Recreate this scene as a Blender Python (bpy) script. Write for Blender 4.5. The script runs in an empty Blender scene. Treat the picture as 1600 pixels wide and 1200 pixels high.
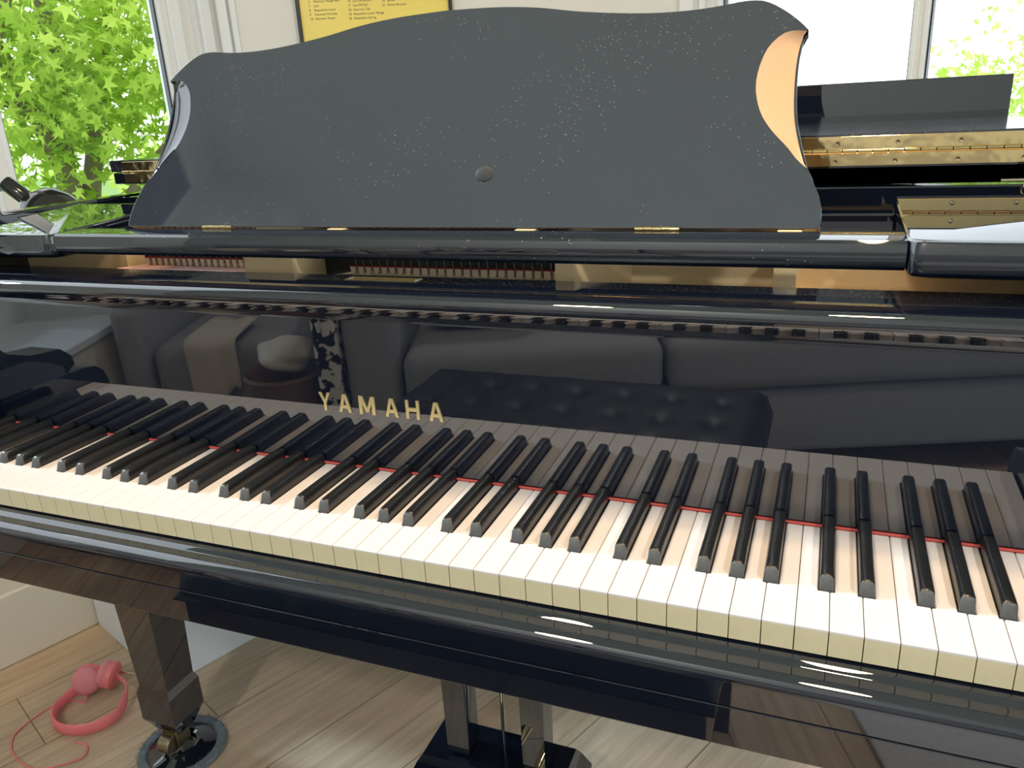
import bpy, bmesh, math, random
from mathutils import Vector, Matrix
random.seed(7)
H = 0.72                      # height of the key tops above the floor; shapes below are given from the key plane
C = bpy.context.scene.collection
WL = {}                       # world location of every linked object
def V(*a): return Vector(a)

# ------------------------------------------------------------------ objects
def empty(name, loc, label=None, cat=None, group=None, rotz=0):
    o = bpy.data.objects.new(name, None); C.objects.link(o)
    o.empty_display_size = .05
    l = V(loc[0], loc[1], loc[2] + H); o.location = l; WL[o.name] = l
    if label: o['label'] = label; o['category'] = cat
    if group: o['group'] = group
    return o
def obj(name, bm, mats, parent=None, smooth=False, angle=35):
    """link a bmesh given in key-plane coordinates as one mesh object"""
    bm.verts.ensure_lookup_table()
    lo = V(*(min(v.co[i] for v in bm.verts) for i in range(3))); hi = V(*(max(v.co[i] for v in bm.verts) for i in range(3)))
    c = (lo + hi) / 2
    if parent is None: c.z = lo.z
    for v in bm.verts: v.co -= c
    me = bpy.data.meshes.new(name); bm.to_mesh(me); bm.free()
    if not isinstance(mats, (list, tuple)): mats = [mats]
    for m in mats: me.materials.append(m)
    if smooth:
        for p in me.polygons: p.use_smooth = True
        try: me.set_sharp_from_angle(angle=math.radians(angle))
        except Exception: pass
    o = bpy.data.objects.new(name, me); C.objects.link(o)
    w = c + V(0, 0, H); WL[o.name] = w
    if parent is not None:
        o.parent = parent; o.location = w - WL[parent.name]
    else: o.location = w
    return o
def tag(o, label, cat, group=None):
    o['label'] = label; o['category'] = cat
    if group: o['group'] = group
    return o
def struct(name, bm, m, **k):
    o = obj(name, bm, m, **k); o['kind'] = 'structure'; return o

# ------------------------------------------------------------------ shapes
def NB(): return bmesh.new()
def box(bm, x0, x1, y0, y1, z0, z1, bev=0, seg=2, mi=0, M=None):
    r = bmesh.ops.create_cube(bm, size=1)
    vs = r['verts']
    for v in vs:
        v.co = V(x0 + (v.co.x + .5) * (x1 - x0), y0 + (v.co.y + .5) * (y1 - y0), z0 + (v.co.z + .5) * (z1 - z0))
    fs = set(f for v in vs for f in v.link_faces)
    for f in fs: f.material_index = mi
    if bev:
        es = list(set(e for v in vs for e in v.link_edges))
        rr = bmesh.ops.bevel(bm, geom=es, offset=bev, segments=seg, profile=.5, affect='EDGES')
        vs = list(set(vs) | set(rr['verts'])); vs = [v for v in vs if v.is_valid]
        for f in rr['faces']: f.material_index = mi
    if M is not None:
        for v in set(vs): 
            if v.is_valid: v.co = M @ v.co
    return vs
def prism(bm, pts, a0, a1, axis='x', mi=0):
    """extrude closed polygon; axis x: pts (y,z); axis y: pts (x,z); axis z: pts (x,y)"""
    def P(p, a):
        return V(a, p[0], p[1]) if axis == 'x' else (V(p[0], a, p[1]) if axis == 'y' else V(p[0], p[1], a))
    A = [bm.verts.new(P(p, a0)) for p in pts]; B = [bm.verts.new(P(p, a1)) for p in pts]
    n = len(pts); fs = []
    for i in range(n):
        j = (i + 1) % n; fs.append(bm.faces.new((A[i], A[j], B[j], B[i])))
    fs.append(bm.faces.new(A[::-1])); fs.append(bm.faces.new(B))
    for f in fs: f.material_index = mi
    bmesh.ops.recalc_face_normals(bm, faces=fs)
    return A + B
def tube(bm, pts, r, n=10, mi=0, closed=False, cap=True):
    pts = [Vector(p) for p in pts]; rings = []
    rr = r if isinstance(r, (list, tuple)) else [r] * len(pts)
    up = V(0, 0, 1)
    prev = None
    for i, p in enumerate(pts):
        if closed: t = pts[(i + 1) % len(pts)] - pts[i - 1]
        else: t = pts[min(i + 1, len(pts) - 1)] - pts[max(i - 1, 0)]
        t.normalize()
        a = prev if prev is not None else (up if abs(t.z) < .9 else V(1, 0, 0))
        s = t.cross(a)
        if s.length < 1e-6: s = t.cross(V(0, 1, 0))
        s.normalize(); u = s.cross(t).normalized(); prev = u
        rings.append([bm.verts.new(p + (s * math.cos(2 * math.pi * k / n) + u * math.sin(2 * math.pi * k / n)) * rr[i]) for k in range(n)])
    m = len(rings); fs = []
    for i in range(m if closed else m - 1):
        A = rings[i]; B = rings[(i + 1) % m]
        for k in range(n): fs.append(bm.faces.new((A[k], A[(k + 1) % n], B[(k + 1) % n], B[k])))
    if not closed and cap:
        fs.append(bm.faces.new(rings[0][::-1])); fs.append(bm.faces.new(rings[-1]))
    for f in fs: f.material_index = mi
    bmesh.ops.recalc_face_normals(bm, faces=fs)
def lathe(bm, prof, c=(0, 0, 0), n=32, M=None, mi=0, jit=0):
    """prof: (r,z) list revolved about z, closed at r=0 ends"""
    rings = []
    for r, z in prof:
        if r < 1e-6: rings.append([bm.verts.new(V(0, 0, z))])
        else: rings.append([bm.verts.new(V((r + random.uniform(-jit, jit)) * math.cos(2 * math.pi * k / n), (r + random.uniform(-jit, jit)) * math.sin(2 * math.pi * k / n), z)) for k in range(n)])
    fs = []
    for A, B in zip(rings, rings[1:]):
        for k in range(n):
            a, b = A[k % len(A)], A[(k + 1) % len(A)]; d, c2 = B[k % len(B)], B[(k + 1) % len(B)]
            vs = []
            for v in (a, b, c2, d):
                if v not in vs: vs.append(v)
            if len(vs) > 2: fs.append(bm.faces.new(vs))
    for f in fs: f.material_index = mi
    T = Matrix.Translation(V(*c)) @ (M if M is not None else Matrix())
    for R in rings:
        for v in R: v.co = T @ v.co
    bmesh.ops.recalc_face_normals(bm, faces=fs)
def loft(bm, secs, mi=0):
    """secs: (z,x0,x1,y0,y1) rectangular sections"""
    rings = [[bm.verts.new(V(x, y, z)) for x, y in ((x0, y0), (x1, y0), (x1, y1), (x0, y1))] for z, x0, x1, y0, y1 in secs]
    fs = []
    for A, B in zip(rings, rings[1:]):
        for k in range(4): fs.append(bm.faces.new((A[k], A[(k + 1) % 4], B[(k + 1) % 4], B[k])))
    fs.append(bm.faces.new(rings[0])); fs.append(bm.faces.new(rings[-1]))
    for f in fs: f.material_index = mi
    bmesh.ops.recalc_face_normals(bm, faces=fs)
def spline(pts, k=6):
    """Catmull-Rom through the points (open)"""
    out = []
    P = [pts[0]] + list(pts) + [pts[-1]]
    for i in range(1, len(P) - 2):
        for s in range(k):
            t = s / k; q = []
            for d in range(len(pts[0])):
                a, b, c, e = P[i - 1][d], P[i][d], P[i + 1][d], P[i + 2][d]
                q.append(.5 * (2 * b + (c - a) * t + (2 * a - 5 * b + 4 * c - e) * t * t + (3 * b - a - 3 * c + e) * t ** 3))
            out.append(tuple(q))
    out.append(tuple(pts[-1])); return out
def resample(pts, n):
    L = [0]
    for a, b in zip(pts, pts[1:]): L.append(L[-1] + math.dist(a, b))
    out = []
    for i in range(n):
        t = L[-1] * i / (n - 1); j = 0
        while j < len(L) - 2 and L[j + 1] < t: j += 1
        f = (t - L[j]) / max(1e-9, L[j + 1] - L[j])
        out.append(tuple(a + (b - a) * f for a, b in zip(pts[j], pts[j + 1])))
    return out

# ------------------------------------------------------------------ materials
def newmat(name):
    m = bpy.data.materials.new(name); m.use_nodes = True
    nt = m.node_tree; b = nt.nodes['Principled BSDF']; return m, nt, b
def setp(b, **k):
    for n, v in k.items():
        n = {'rough': 'Roughness', 'metal': 'Metallic', 'ior': 'IOR', 'coat': 'Coat Weight', 'coatr': 'Coat Roughness', 'trans': 'Transmission Weight', 'sheen': 'Sheen Weight', 'spec': 'Specular IOR Level'}[n]
        b.inputs[n].default_value = v
def plain(name, col, bump=0, bscale=200, var=0, vscale=20, **k):
    m, nt, b = newmat(name); b.inputs['Base Color'].default_value = (*col, 1); setp(b, **k)
    tc = nt.nodes.new('ShaderNodeTexCoord')
    if var:
        n = nt.nodes.new('ShaderNodeTexNoise'); n.inputs['Scale'].default_value = vscale; n.inputs['Detail'].default_value = 4
        nt.links.new(tc.outputs['Object'], n.inputs['Vector'])
        mx = nt.nodes.new('ShaderNodeMix'); mx.data_type = 'RGBA'
        mx.inputs['A'].default_value = (*[c * (1 - var) for c in col], 1); mx.inputs['B'].default_value = (*[min(1, c * (1 + var)) for c in col], 1)
        nt.links.new(n.outputs['Fac'], mx.inputs['Factor']); nt.links.new(mx.outputs['Result'], b.inputs['Base Color'])
    if bump:
        n = nt.nodes.new('ShaderNodeTexNoise'); n.inputs['Scale'].default_value = bscale
        nt.links.new(tc.outputs['Object'], n.inputs['Vector'])
        bp = nt.nodes.new('ShaderNodeBump'); bp.inputs['Strength'].default_value = bump; bp.inputs['Distance'].default_value = .002
        nt.links.new(n.outputs['Fac'], bp.inputs['Height']); nt.links.new(bp.outputs['Normal'], b.inputs['Normal'])
    return m
def lacquer(name, base=(.005, .008, .017), ior=2.0, rough=.015, dust=0, dscale=420, wave=0, film=0):
    m, nt, b = newmat(name); setp(b, rough=rough, ior=ior)
    b.inputs['Base Color'].default_value = (*base, 1)
    tc = nt.nodes.new('ShaderNodeTexCoord')
    if dust:
        v = nt.nodes.new('ShaderNodeTexVoronoi'); v.inputs['Scale'].default_value = dscale
        nt.links.new(tc.outputs['Object'], v.inputs['Vector'])
        n = nt.nodes.new('ShaderNodeTexNoise'); n.inputs['Scale'].default_value = 9; n.inputs['Detail'].default_value = 3
        nt.links.new(tc.outputs['Object'], n.inputs['Vector'])
        # speck where the cell centre is near and the cell's own random value is high
        lt = nt.nodes.new('ShaderNodeMath'); lt.operation = 'LESS_THAN'; lt.inputs[1].default_value = .22
        nt.links.new(v.outputs['Distance'], lt.inputs[0])
        sp = nt.nodes.new('ShaderNodeSeparateColor'); nt.links.new(v.outputs['Color'], sp.inputs['Color'])
        ad = nt.nodes.new('ShaderNodeMath'); ad.operation = 'MULTIPLY_ADD'; ad.inputs[1].default_value = .5
        nt.links.new(n.outputs['Fac'], ad.inputs[0]); nt.links.new(sp.outputs[0], ad.inputs[2])
        gt = nt.nodes.new('ShaderNodeMath'); gt.operation = 'GREATER_THAN'; gt.inputs[1].default_value = 1.27 - dust
        nt.links.new(ad.outputs[0], gt.inputs[0])
        mu = nt.nodes.new('ShaderNodeMath'); mu.operation = 'MULTIPLY'
        nt.links.new(lt.outputs[0], mu.inputs[0]); nt.links.new(gt.outputs[0], mu.inputs[1])
        mx = nt.nodes.new('ShaderNodeMix'); mx.data_type = 'RGBA'
        mx.inputs['A'].default_value = (*base, 1); mx.inputs['B'].default_value = (.45, .45, .46, 1)
        nt.links.new(mu.outputs[0], mx.inputs['Factor']); nt.links.new(mx.outputs['Result'], b.inputs['Base Color'])
        r2 = nt.nodes.new('ShaderNodeMath'); r2.operation = 'MULTIPLY_ADD'; r2.inputs[1].default_value = .6; r2.inputs[2].default_value = rough
        nt.links.new(mu.outputs[0], r2.inputs[0]); nt.links.new(r2.outputs[0], b.inputs['Roughness'])
    if wave:
        n = nt.nodes.new('ShaderNodeTexNoise'); n.inputs['Scale'].default_value = 5; n.inputs['Detail'].default_value = 1
        nt.links.new(tc.outputs['Object'], n.inputs['Vector'])
        bp = nt.nodes.new('ShaderNodeBump'); bp.inputs['Strength'].default_value = 1; bp.inputs['Distance'].default_value = wave
        nt.links.new(n.outputs['Fac'], bp.inputs['Height']); nt.links.new(bp.outputs['Normal'], b.inputs['Normal'])
    return m
M = {}
M['black'] = lacquer('black_lacquer', dust=.02)
M['clean'] = lacquer('black_lacquer_clean', wave=.00012)
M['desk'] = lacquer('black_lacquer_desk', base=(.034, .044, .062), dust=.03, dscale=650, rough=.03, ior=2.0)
M['dusty'] = lacquer('black_lacquer_dusty', base=(.012, .016, .030), dust=.22, dscale=500, rough=.12)
M['white_key'] = plain('white_key_top', (.80, .765, .765), rough=.14, ior=1.5, var=.02, vscale=30)
M['key_front'] = plain('cream_key_front', (.72, .64, .42), rough=.4, var=.09, vscale=60)
M['black_key'] = plain('black_key', (.010, .011, .013), rough=.22, ior=1.6, bump=.15, bscale=900, var=.3, vscale=80)
M['key_tip'] = plain('black_key_worn_tip', (.075, .08, .085), rough=.5, var=.3, vscale=300)
M['red'] = plain('red_felt', (.70, .12, .10), rough=.95, bump=.5, bscale=1500)
M['darkred'] = plain('dark_red_felt', (.25, .02, .03), rough=.95)
M['felt'] = plain('cream_felt', (.74, .62, .50), rough=.95, bump=.4, bscale=1200)
M['gold'] = plain('gold_painted_iron', (.84, .66, .39), rough=.42, metal=.1, bump=.15, bscale=500, var=.08, vscale=12)
M['brass'] = plain('polished_brass', (.83, .64, .32), rough=.07, metal=1, var=.05, vscale=40, bump=.25, bscale=30)
M['brass_letter'] = plain('brass_letter', (.86, .72, .38), rough=.28, metal=.85)
M['brass_dull'] = plain('aged_brass', (.36, .30, .20), rough=.35, metal=1, var=.2, vscale=60)
M['chrome'] = plain('chrome', (.75, .75, .74), rough=.12, metal=1)
M['tan'] = plain('tan_scoop_reflection', (.78, .47, .27), rough=.35, var=.03, vscale=8)  # warm reflection in the glossy black scoop, painted as base colour
M['copper'] = plain('copper_wound_string', (.74, .46, .42), rough=.45, metal=.5)
M['rubber'] = plain('black_rubber', (.02, .024, .028), rough=.55)
M['wall'] = plain('white_wall_paint', (.72, .77, .80), rough=.75, bump=.05, bscale=300, var=.015, vscale=4)
M['ceiling'] = plain('white_ceiling_paint', (.79, .82, .86), rough=.9, bump=.04, bscale=300)
M['trim'] = plain('white_trim_paint', (.74, .82, .90), rough=.35, var=.01)
M['seat_wall'] = plain('cream_panel_paint', (.72, .70, .62), rough=.6, var=.02, vscale=3)
M['pink'] = plain('coral_pink_plastic', (.86, .22, .24), rough=.4)
M['pinkpad'] = plain('rose_pink_pad', (.74, .26, .30), rough=.6, bump=.2, bscale=700)
M['jack'] = plain('gold_jack', (.8, .68, .45), rough=.2, metal=1)
M['lampblack'] = plain('dark_enamel', (.015, .018, .016), rough=.12, ior=1.6)
M['fuzz'] = plain('grey_blue_fuzz', (.20, .25, .29), rough=1, bump=1, bscale=900, var=.5, vscale=150)
M['frame'] = plain('black_frame', (.02, .025, .035), rough=.3)
M['sofa'] = plain('grey_woven_fabric', (.37, .385, .42), rough=.95, bump=.5, bscale=700, var=.15, vscale=90)
M['towel'] = plain('off_white_terry', (.72, .68, .60), rough=1, bump=1, bscale=500, var=.08, vscale=60)
M['wicker'] = plain('brown_wicker', (.22, .14, .09), rough=.8, bump=1, bscale=160, var=.4, vscale=120)
M['leather'] = plain('black_leather', (.008, .009, .012), rough=.4, bump=.2, bscale=200)
M['book'] = plain('maroon_book_cover', (.16, .03, .05), rough=.5)
M['paper'] = plain('paper_white', (.8, .78, .74), rough=.9)
M['rug'] = plain('pale_grey_rug', (.55, .56, .58), rough=1, bump=1, bscale=260, var=.12, vscale=80)
M['cord'] = plain('black_cord', (.02, .02, .02), rough=.5)
M['bark'] = plain('brown_bark', (.22, .17, .12), rough=.95, bump=1, bscale=30, var=.3, vscale=12)
M['grass'] = plain('lawn_green', (.16, .26, .06), rough=1, var=.3, vscale=2)
M['text'] = plain('dark_ink', (.05, .05, .04), rough=.8)
M['denim'] = plain('dark_navy_denim', (.010, .014, .026), rough=.9, bump=.3, bscale=600, var=.2, vscale=60)
M['shirt'] = plain('blue_shirt_cloth', (.09, .14, .24), rough=.9, bump=.3, bscale=500)
M['skin'] = plain('skin', (.55, .32, .23), rough=.5, var=.04)
M['hair'] = plain('dark_brown_hair', (.03, .02, .015), rough=.6, bump=.6, bscale=300)

def cow():
    m, nt, b = newmat('black_white_patched_fabric'); setp(b, rough=.95)
    tc = nt.nodes.new('ShaderNodeTexCoord'); n = nt.nodes.new('ShaderNodeTexNoise'); n.inputs['Scale'].default_value = 34; n.inputs['Detail'].default_value = 2
    nt.links.new(tc.outputs['Object'], n.inputs['Vector'])
    r = nt.nodes.new('ShaderNodeValToRGB'); r.color_ramp.elements[0].position = .49; r.color_ramp.elements[1].position = .53
    r.color_ramp.elements[0].color = (.01, .012, .02, 1); r.color_ramp.elements[1].color = (.8, .78, .75, 1)
    nt.links.new(n.outputs['Fac'], r.inputs['Fac']); nt.links.new(r.outputs['Color'], b.inputs['Base Color']); return m
M['cow'] = cow()
def leafmat(name, c1, c2, tr=.45):
    m = bpy.data.materials.new(name); m.use_nodes = True; nt = m.node_tree; nt.nodes.clear()
    o = nt.nodes.new('ShaderNodeOutputMaterial'); d = nt.nodes.new('ShaderNodeBsdfDiffuse'); t = nt.nodes.new('ShaderNodeBsdfTranslucent')
    mx = nt.nodes.new('ShaderNodeMixShader'); mx.inputs[0].default_value = tr
    g = nt.nodes.new('ShaderNodeNewGeometry'); r = nt.nodes.new('ShaderNodeValToRGB')
    r.color_ramp.elements[0].color = (*c1, 1); r.color_ramp.elements[1].color = (*c2, 1)
    nt.links.new(g.outputs['Random Per Island'], r.inputs['Fac'])
    nt.links.new(r.outputs['Color'], d.inputs['Color']); nt.links.new(r.outputs['Color'], t.inputs['Color'])
    nt.links.new(d.outputs[0], mx.inputs[1]); nt.links.new(t.outputs[0], mx.inputs[2]); nt.links.new(mx.outputs[0], o.inputs['Surface'])
    return m
M['leaf'] = leafmat('maple_leaf', (.24, .40, .03), (.66, .80, .16))
M['leaf2'] = leafmat('pale_maple_leaf', (.42, .58, .07), (.80, .90, .30))
def glassmat():
    m = bpy.data.materials.new('window_glass'); m.use_nodes = True; nt = m.node_tree; nt.nodes.clear()
    o = nt.nodes.new('ShaderNodeOutputMaterial'); t = nt.nodes.new('ShaderNodeBsdfTransparent'); g = nt.nodes.new('ShaderNodeBsdfGlossy'); g.inputs['Roughness'].default_value = 0
    t.inputs['Color'].default_value = (.985, .992, .988, 1)
    f = nt.nodes.new('ShaderNodeFresnel'); f.inputs['IOR'].default_value = 1.25
    mx = nt.nodes.new('ShaderNodeMixShader')
    nt.links.new(f.outputs[0], mx.inputs[0]); nt.links.new(t.outputs[0], mx.inputs[1]); nt.links.new(g.outputs[0], mx.inputs[2]); nt.links.new(mx.outputs[0], o.inputs['Surface'])
    return m
M['glass'] = glassmat()
def emat(name, col, s):
    m, nt, b = newmat(name); b.inputs['Base Color'].default_value = (*col, 1)
    b.inputs['Emission Color'].default_value = (*col, 1); b.inputs['Emission Strength'].default_value = s; return m
M['lampglow'] = emat('warm_lamp_glow', (1, .78, .52), 9)
def woodfloor():
    m, nt, b = newmat('oak_plank_floor'); setp(b, rough=.38)
    tc = nt.nodes.new('ShaderNodeTexCoord')
    sx = nt.nodes.new('ShaderNodeSeparateXYZ'); nt.links.new(tc.outputs['Object'], sx.inputs[0])
    a = math.radians(23)
    def lin(cx, cy, c0):
        p = nt.nodes.new('ShaderNodeMath'); p.operation = 'MULTIPLY_ADD'; p.inputs[1].default_value = cx; p.inputs[2].default_value = c0
        nt.links.new(sx.outputs['X'], p.inputs[0])
        q = nt.nodes.new('ShaderNodeMath'); q.operation = 'MULTIPLY_ADD'; q.inputs[1].default_value = cy
        nt.links.new(sx.outputs['Y'], q.inputs[0]); nt.links.new(p.outputs[0], q.inputs[2]); return q.outputs[0]
    cb = nt.nodes.new('ShaderNodeCombineXYZ')
    nt.links.new(lin(math.sin(a), math.cos(a), -.373 + 12), cb.inputs['X']); nt.links.new(lin(math.cos(a), -math.sin(a), .155 + 18.6), cb.inputs['Y'])
    br = nt.nodes.new('ShaderNodeTexBrick'); br.offset = .213; br.offset_frequency = 2
    br.inputs['Scale'].default_value = 1; br.inputs['Brick Width'].default_value = 1.2; br.inputs['Row Height'].default_value = .186
    br.inputs['Mortar Size'].default_value = .0011; br.inputs['Mortar Smooth'].default_value = .2; br.inputs['Bias'].default_value = 0
    br.inputs['Color1'].default_value = (.50, .385, .265, 1); br.inputs['Color2'].default_value = (.60, .475, .345, 1); br.inputs['Mortar'].default_value = (.16, .11, .07, 1)
    nt.links.new(cb.outputs[0], br.inputs['Vector'])
    mp = nt.nodes.new('ShaderNodeMapping'); mp.inputs['Scale'].default_value = (1.6, 26, 1); nt.links.new(cb.outputs[0], mp.inputs['Vector'])
    n = nt.nodes.new('ShaderNodeTexNoise'); n.inputs['Scale'].default_value = 2.2; n.inputs['Detail'].default_value = 7; n.inputs['Roughness'].default_value = .62; n.inputs['Distortion'].default_value = .7
    nt.links.new(mp.outputs[0], n.inputs['Vector'])
    r = nt.nodes.new('ShaderNodeValToRGB'); r.color_ramp.elements[0].position = .35; r.color_ramp.elements[1].position = .62
    r.color_ramp.elements[0].color = (.80, .76, .72, 1); r.color_ramp.elements[1].color = (1.07, 1.07, 1.07, 1)
    nt.links.new(n.outputs['Fac'], r.inputs['Fac'])
    mx = nt.nodes.new('ShaderNodeMix'); mx.data_type = 'RGBA'; mx.blend_type = 'MULTIPLY'; mx.inputs['Factor'].default_value = 1
    nt.links.new(br.outputs['Color'], mx.inputs['A']); nt.links.new(r.outputs['Color'], mx.inputs['B']); nt.links.new(mx.outputs['Result'], b.inputs['Base Color'])
    return m
M['floor'] = woodfloor()

# ================================================================== THE ROOM
A20 = math.radians(20); U = V(math.sin(A20), math.cos(A20), 0); R = V(math.cos(A20), -math.sin(A20), 0)   # along / out of the left wall
CZ = 1.90
def wallM(P, az):
    """local frame: x along the wall direction, y to the outside, z up"""
    a = math.radians(az); d = V(math.sin(a), math.cos(a), 0); n = V(-math.cos(a), math.sin(a), 0)
    return Matrix((( d.x, n.x, 0, P[0]), (d.y, n.y, 0, P[1]), (0, 0, 1, 0), (0, 0, 0, 1)))
def walled(name, P, az, L, wins, t=.07, z0=-H, z1=CZ, x0=0):
    """a wall with openings wins=[(a,b,zlo,zhi)]"""
    Mx = wallM(P, az); bm = NB(); xs = x0
    for a, b, lo, hi in wins:
        box(bm, xs, a, 0, t, z0, z1, M=Mx); box(bm, a, b, 0, t, z0, lo, M=Mx); box(bm, a, b, 0, t, hi, z1, M=Mx); xs = b
    box(bm, xs, L, 0, t, z0, z1, M=Mx)
    return struct(name, bm, M['wall'])
ROOM = [(-1.80, -1.78), (-.66, 1.42), (.66, 2.02), (4.46, .62), (3.20, -3.62)]
fl = NB(); prism(fl, ROOM, -H - .1, -H, axis='z'); fo = struct('floor', fl, M['floor'])
fo.data.transform(Matrix.Translation(fo.location)); fo.location = (0, 0, 0)
ce = NB(); prism(ce, ROOM, CZ, CZ + .1, axis='z'); struct('ceiling', ce, M['ceiling'])
K = V(-.563, 1.39, 0)                      # corner of left wall and poster wall
SL = 3.35
P0 = K - U * SL                            # far end of the left wall, behind the camera
WZ0, WZ1 = -.12, 1.72
# along az20 from P0, x runs towards K
left_wins = [(SL - 2.42, SL - 1.54, WZ0, WZ1), (SL - 1.48, SL - .617, WZ0, WZ1), (SL - .592, SL - .148, WZ0, WZ1)]
walled('wall_left', P0, 20, SL + .05, left_wins)
Q = V(.682, 1.922, 0); LP = (Q - K).length
walled('wall_bay', K, 66.8, LP, [], x0=-.03)
right_wins = [(.03, .549, WZ0, WZ1), (.561, 1.25, WZ0, WZ1), (1.29, 2.0, WZ0, WZ1)]
walled('wall_back', Q, 110, 4.2, right_wins)
B0 = P0 + R * -.05
walled('wall_rear', P0 + R * 5.2, -70, 5.25, [])
P3 = Q + V(math.sin(math.radians(110)), math.cos(math.radians(110)), 0) * 3.9
d3 = (P0 + R * 5.1) - P3; az3 = math.degrees(math.atan2(d3.x, d3.y))
fill_wins = [(.5, 1.9, WZ0, WZ1), (2.1, 3.5, WZ0, WZ1)]  # unseen windows, added to the right wall for cool fill light
walled('wall_right', P3, az3, d3.length + .2, fill_wins)
wn = [0]
def window(P, az, a, b, lo, hi, casing=.0):
    wn[0] += 1; Mx = wallM(P, az); bm = NB(); f = .012
    for q in ((a, a + f, lo, hi), (b - f, b, lo, hi), (a, b, lo, lo + f), (a, b, hi - f, hi)):
        box(bm, q[0], q[1], -.004, .034, q[2], q[3], M=Mx, bev=.002, seg=1)
    w = struct('window_%d' % wn[0], bm, M['trim'])  # also names the added, unseen fill windows in the right wall
    g = NB(); box(g, a + f, b - f,   .014, .018, lo + f, hi - f, M=Mx); obj('pane', g, M['glass'], w)
    s = NB()
    for q in ((a + f, a + f + .004, lo + f, hi - f), (b - f - .004, b - f, lo + f, hi - f)):
        box(s, q[0], q[1], .008, .026, q[2], q[3], M=Mx)
    obj('gasket', s, M['frame'], w)
    # portal for the daylight through this opening
    ld = bpy.data.lights.new('daylight_portal', 'AREA'); ld.shape = 'RECTANGLE'; ld.size = b - a; ld.size_y = hi - lo
    try: ld.cycles.is_portal = True
    except Exception: pass
    lo_ = bpy.data.objects.new('daylight_portal', ld); C.objects.link(lo_)
    an = math.radians(az); nin = V(math.cos(an), -math.sin(an), 0)
    ctr = Mx @ V((a + b) / 2, .085, (lo + hi) / 2); lo_.location = ctr + V(0, 0, H)
    lo_.rotation_euler = nin.to_track_quat('-Z', 'Y').to_euler()
for a, b, lo, hi in left_wins: window(P0, 20, a, b, lo, hi)
for a, b, lo, hi in right_wins: window(Q, 110, a, b, lo, hi)
for a, b, lo, hi in fill_wins: window(P3, az3, a, b, lo, hi)
# moulded casings beside the windows
def casing(n, P, az, a, b, steps):
    bm = NB(); Mx = wallM(P, az)
    for q0, q1, d in steps: box(bm, q0, q1, -d, .01, -.25, WZ1 + .05, M=Mx, bev=.004, seg=2)
    return struct('trim_%d' % n, bm, M['trim'])
casing(1, P0, 20, 0, 0, [(SL - .135, SL - .10, .012), (SL - .055, SL - .02, .022)])
casing(2, K, 66.8, 0, 0, [(.012, .04, .02), (.045, .062, .012)])
casing(3, Q, 110, 0, 0, [(-.0, .04, .018)])
casing(4, K, 66.8, 0, 0, [(LP - .085, LP - .045, .018), (LP - .03, LP - .006, .012)])
# window seat below the left windows, its front in the floor plane of the photograph
S0 = V(-.53, .47, 0)
def frameSeat(s): return S0 + U * s
Ms = Matrix(((U.x, -R.x, 0, S0.x), (U.y, -R.y, 0, S0.y), (0, 0, 1, 0), (0, 0, 0, 1)))   # x along wall, y to outside
bm = NB(); box(bm, -1.62, .95, 0, .345, -H, -.26, M=Ms); struct('trim_5', bm, M['seat_wall'])
bm = NB(); box(bm, -1.64, .95, -.012, .345, -.26, -.235, bev=.004, M=Ms); struct('trim_6', bm, M['trim'])
bm = NB(); box(bm, -2.4, .95, -.012, 0, -H, -H + .165, bev=.004, M=Ms); struct('baseboard_left', bm, M['seat_wall'])
bm = NB(); box(bm, -2.02, -1.62, 0, .345, -H, CZ, M=Ms); struct('wall_pier', bm, M['wall'])
# bead chain of the roller blind
bm = NB(); Mx = wallM(P0, 20)
for cx in (SL - .088, SL - .070):
    for i in range(150):
        p = Mx @ V(cx, -.03, .35 + i * .0062)
        lathe(bm, [(0, -.0019), (.0016, -.001), (.0019, 0), (.0016, .001), (0, .0019)], c=p, n=6)
tube(bm, [Mx @ V(SL - .088, -.03, .35), Mx @ V(SL - .079, -.03, .343), Mx @ V(SL - .070, -.03, .35)], .0012, n=6)
tag(obj('blind_chain', bm, M['trim']), 'white beaded roller blind chain hanging by the left window frame', 'blind chain')
# white cabinet under the tail of the piano
Mc = Matrix(((R.x, U.x, 0, -.158), (R.y, U.y, 0, .44), (0, 0, 1, 0), (0, 0, 0, 1)))
c = empty('storage_cabinet', (-.25, .72, -H), 'low white storage cabinet on the floor behind the front piano leg', 'cabinet')
bm = NB(); box(bm, -.34, 0, 0, .5, -H, -.27, bev=.003, M=Mc); obj('body', bm, M['trim'], c)
bm = NB(); box(bm, -.335, .005, -.005, .505, -.27, -.25, bev=.003, M=Mc); obj('top', bm, M['trim'], c)

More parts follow.
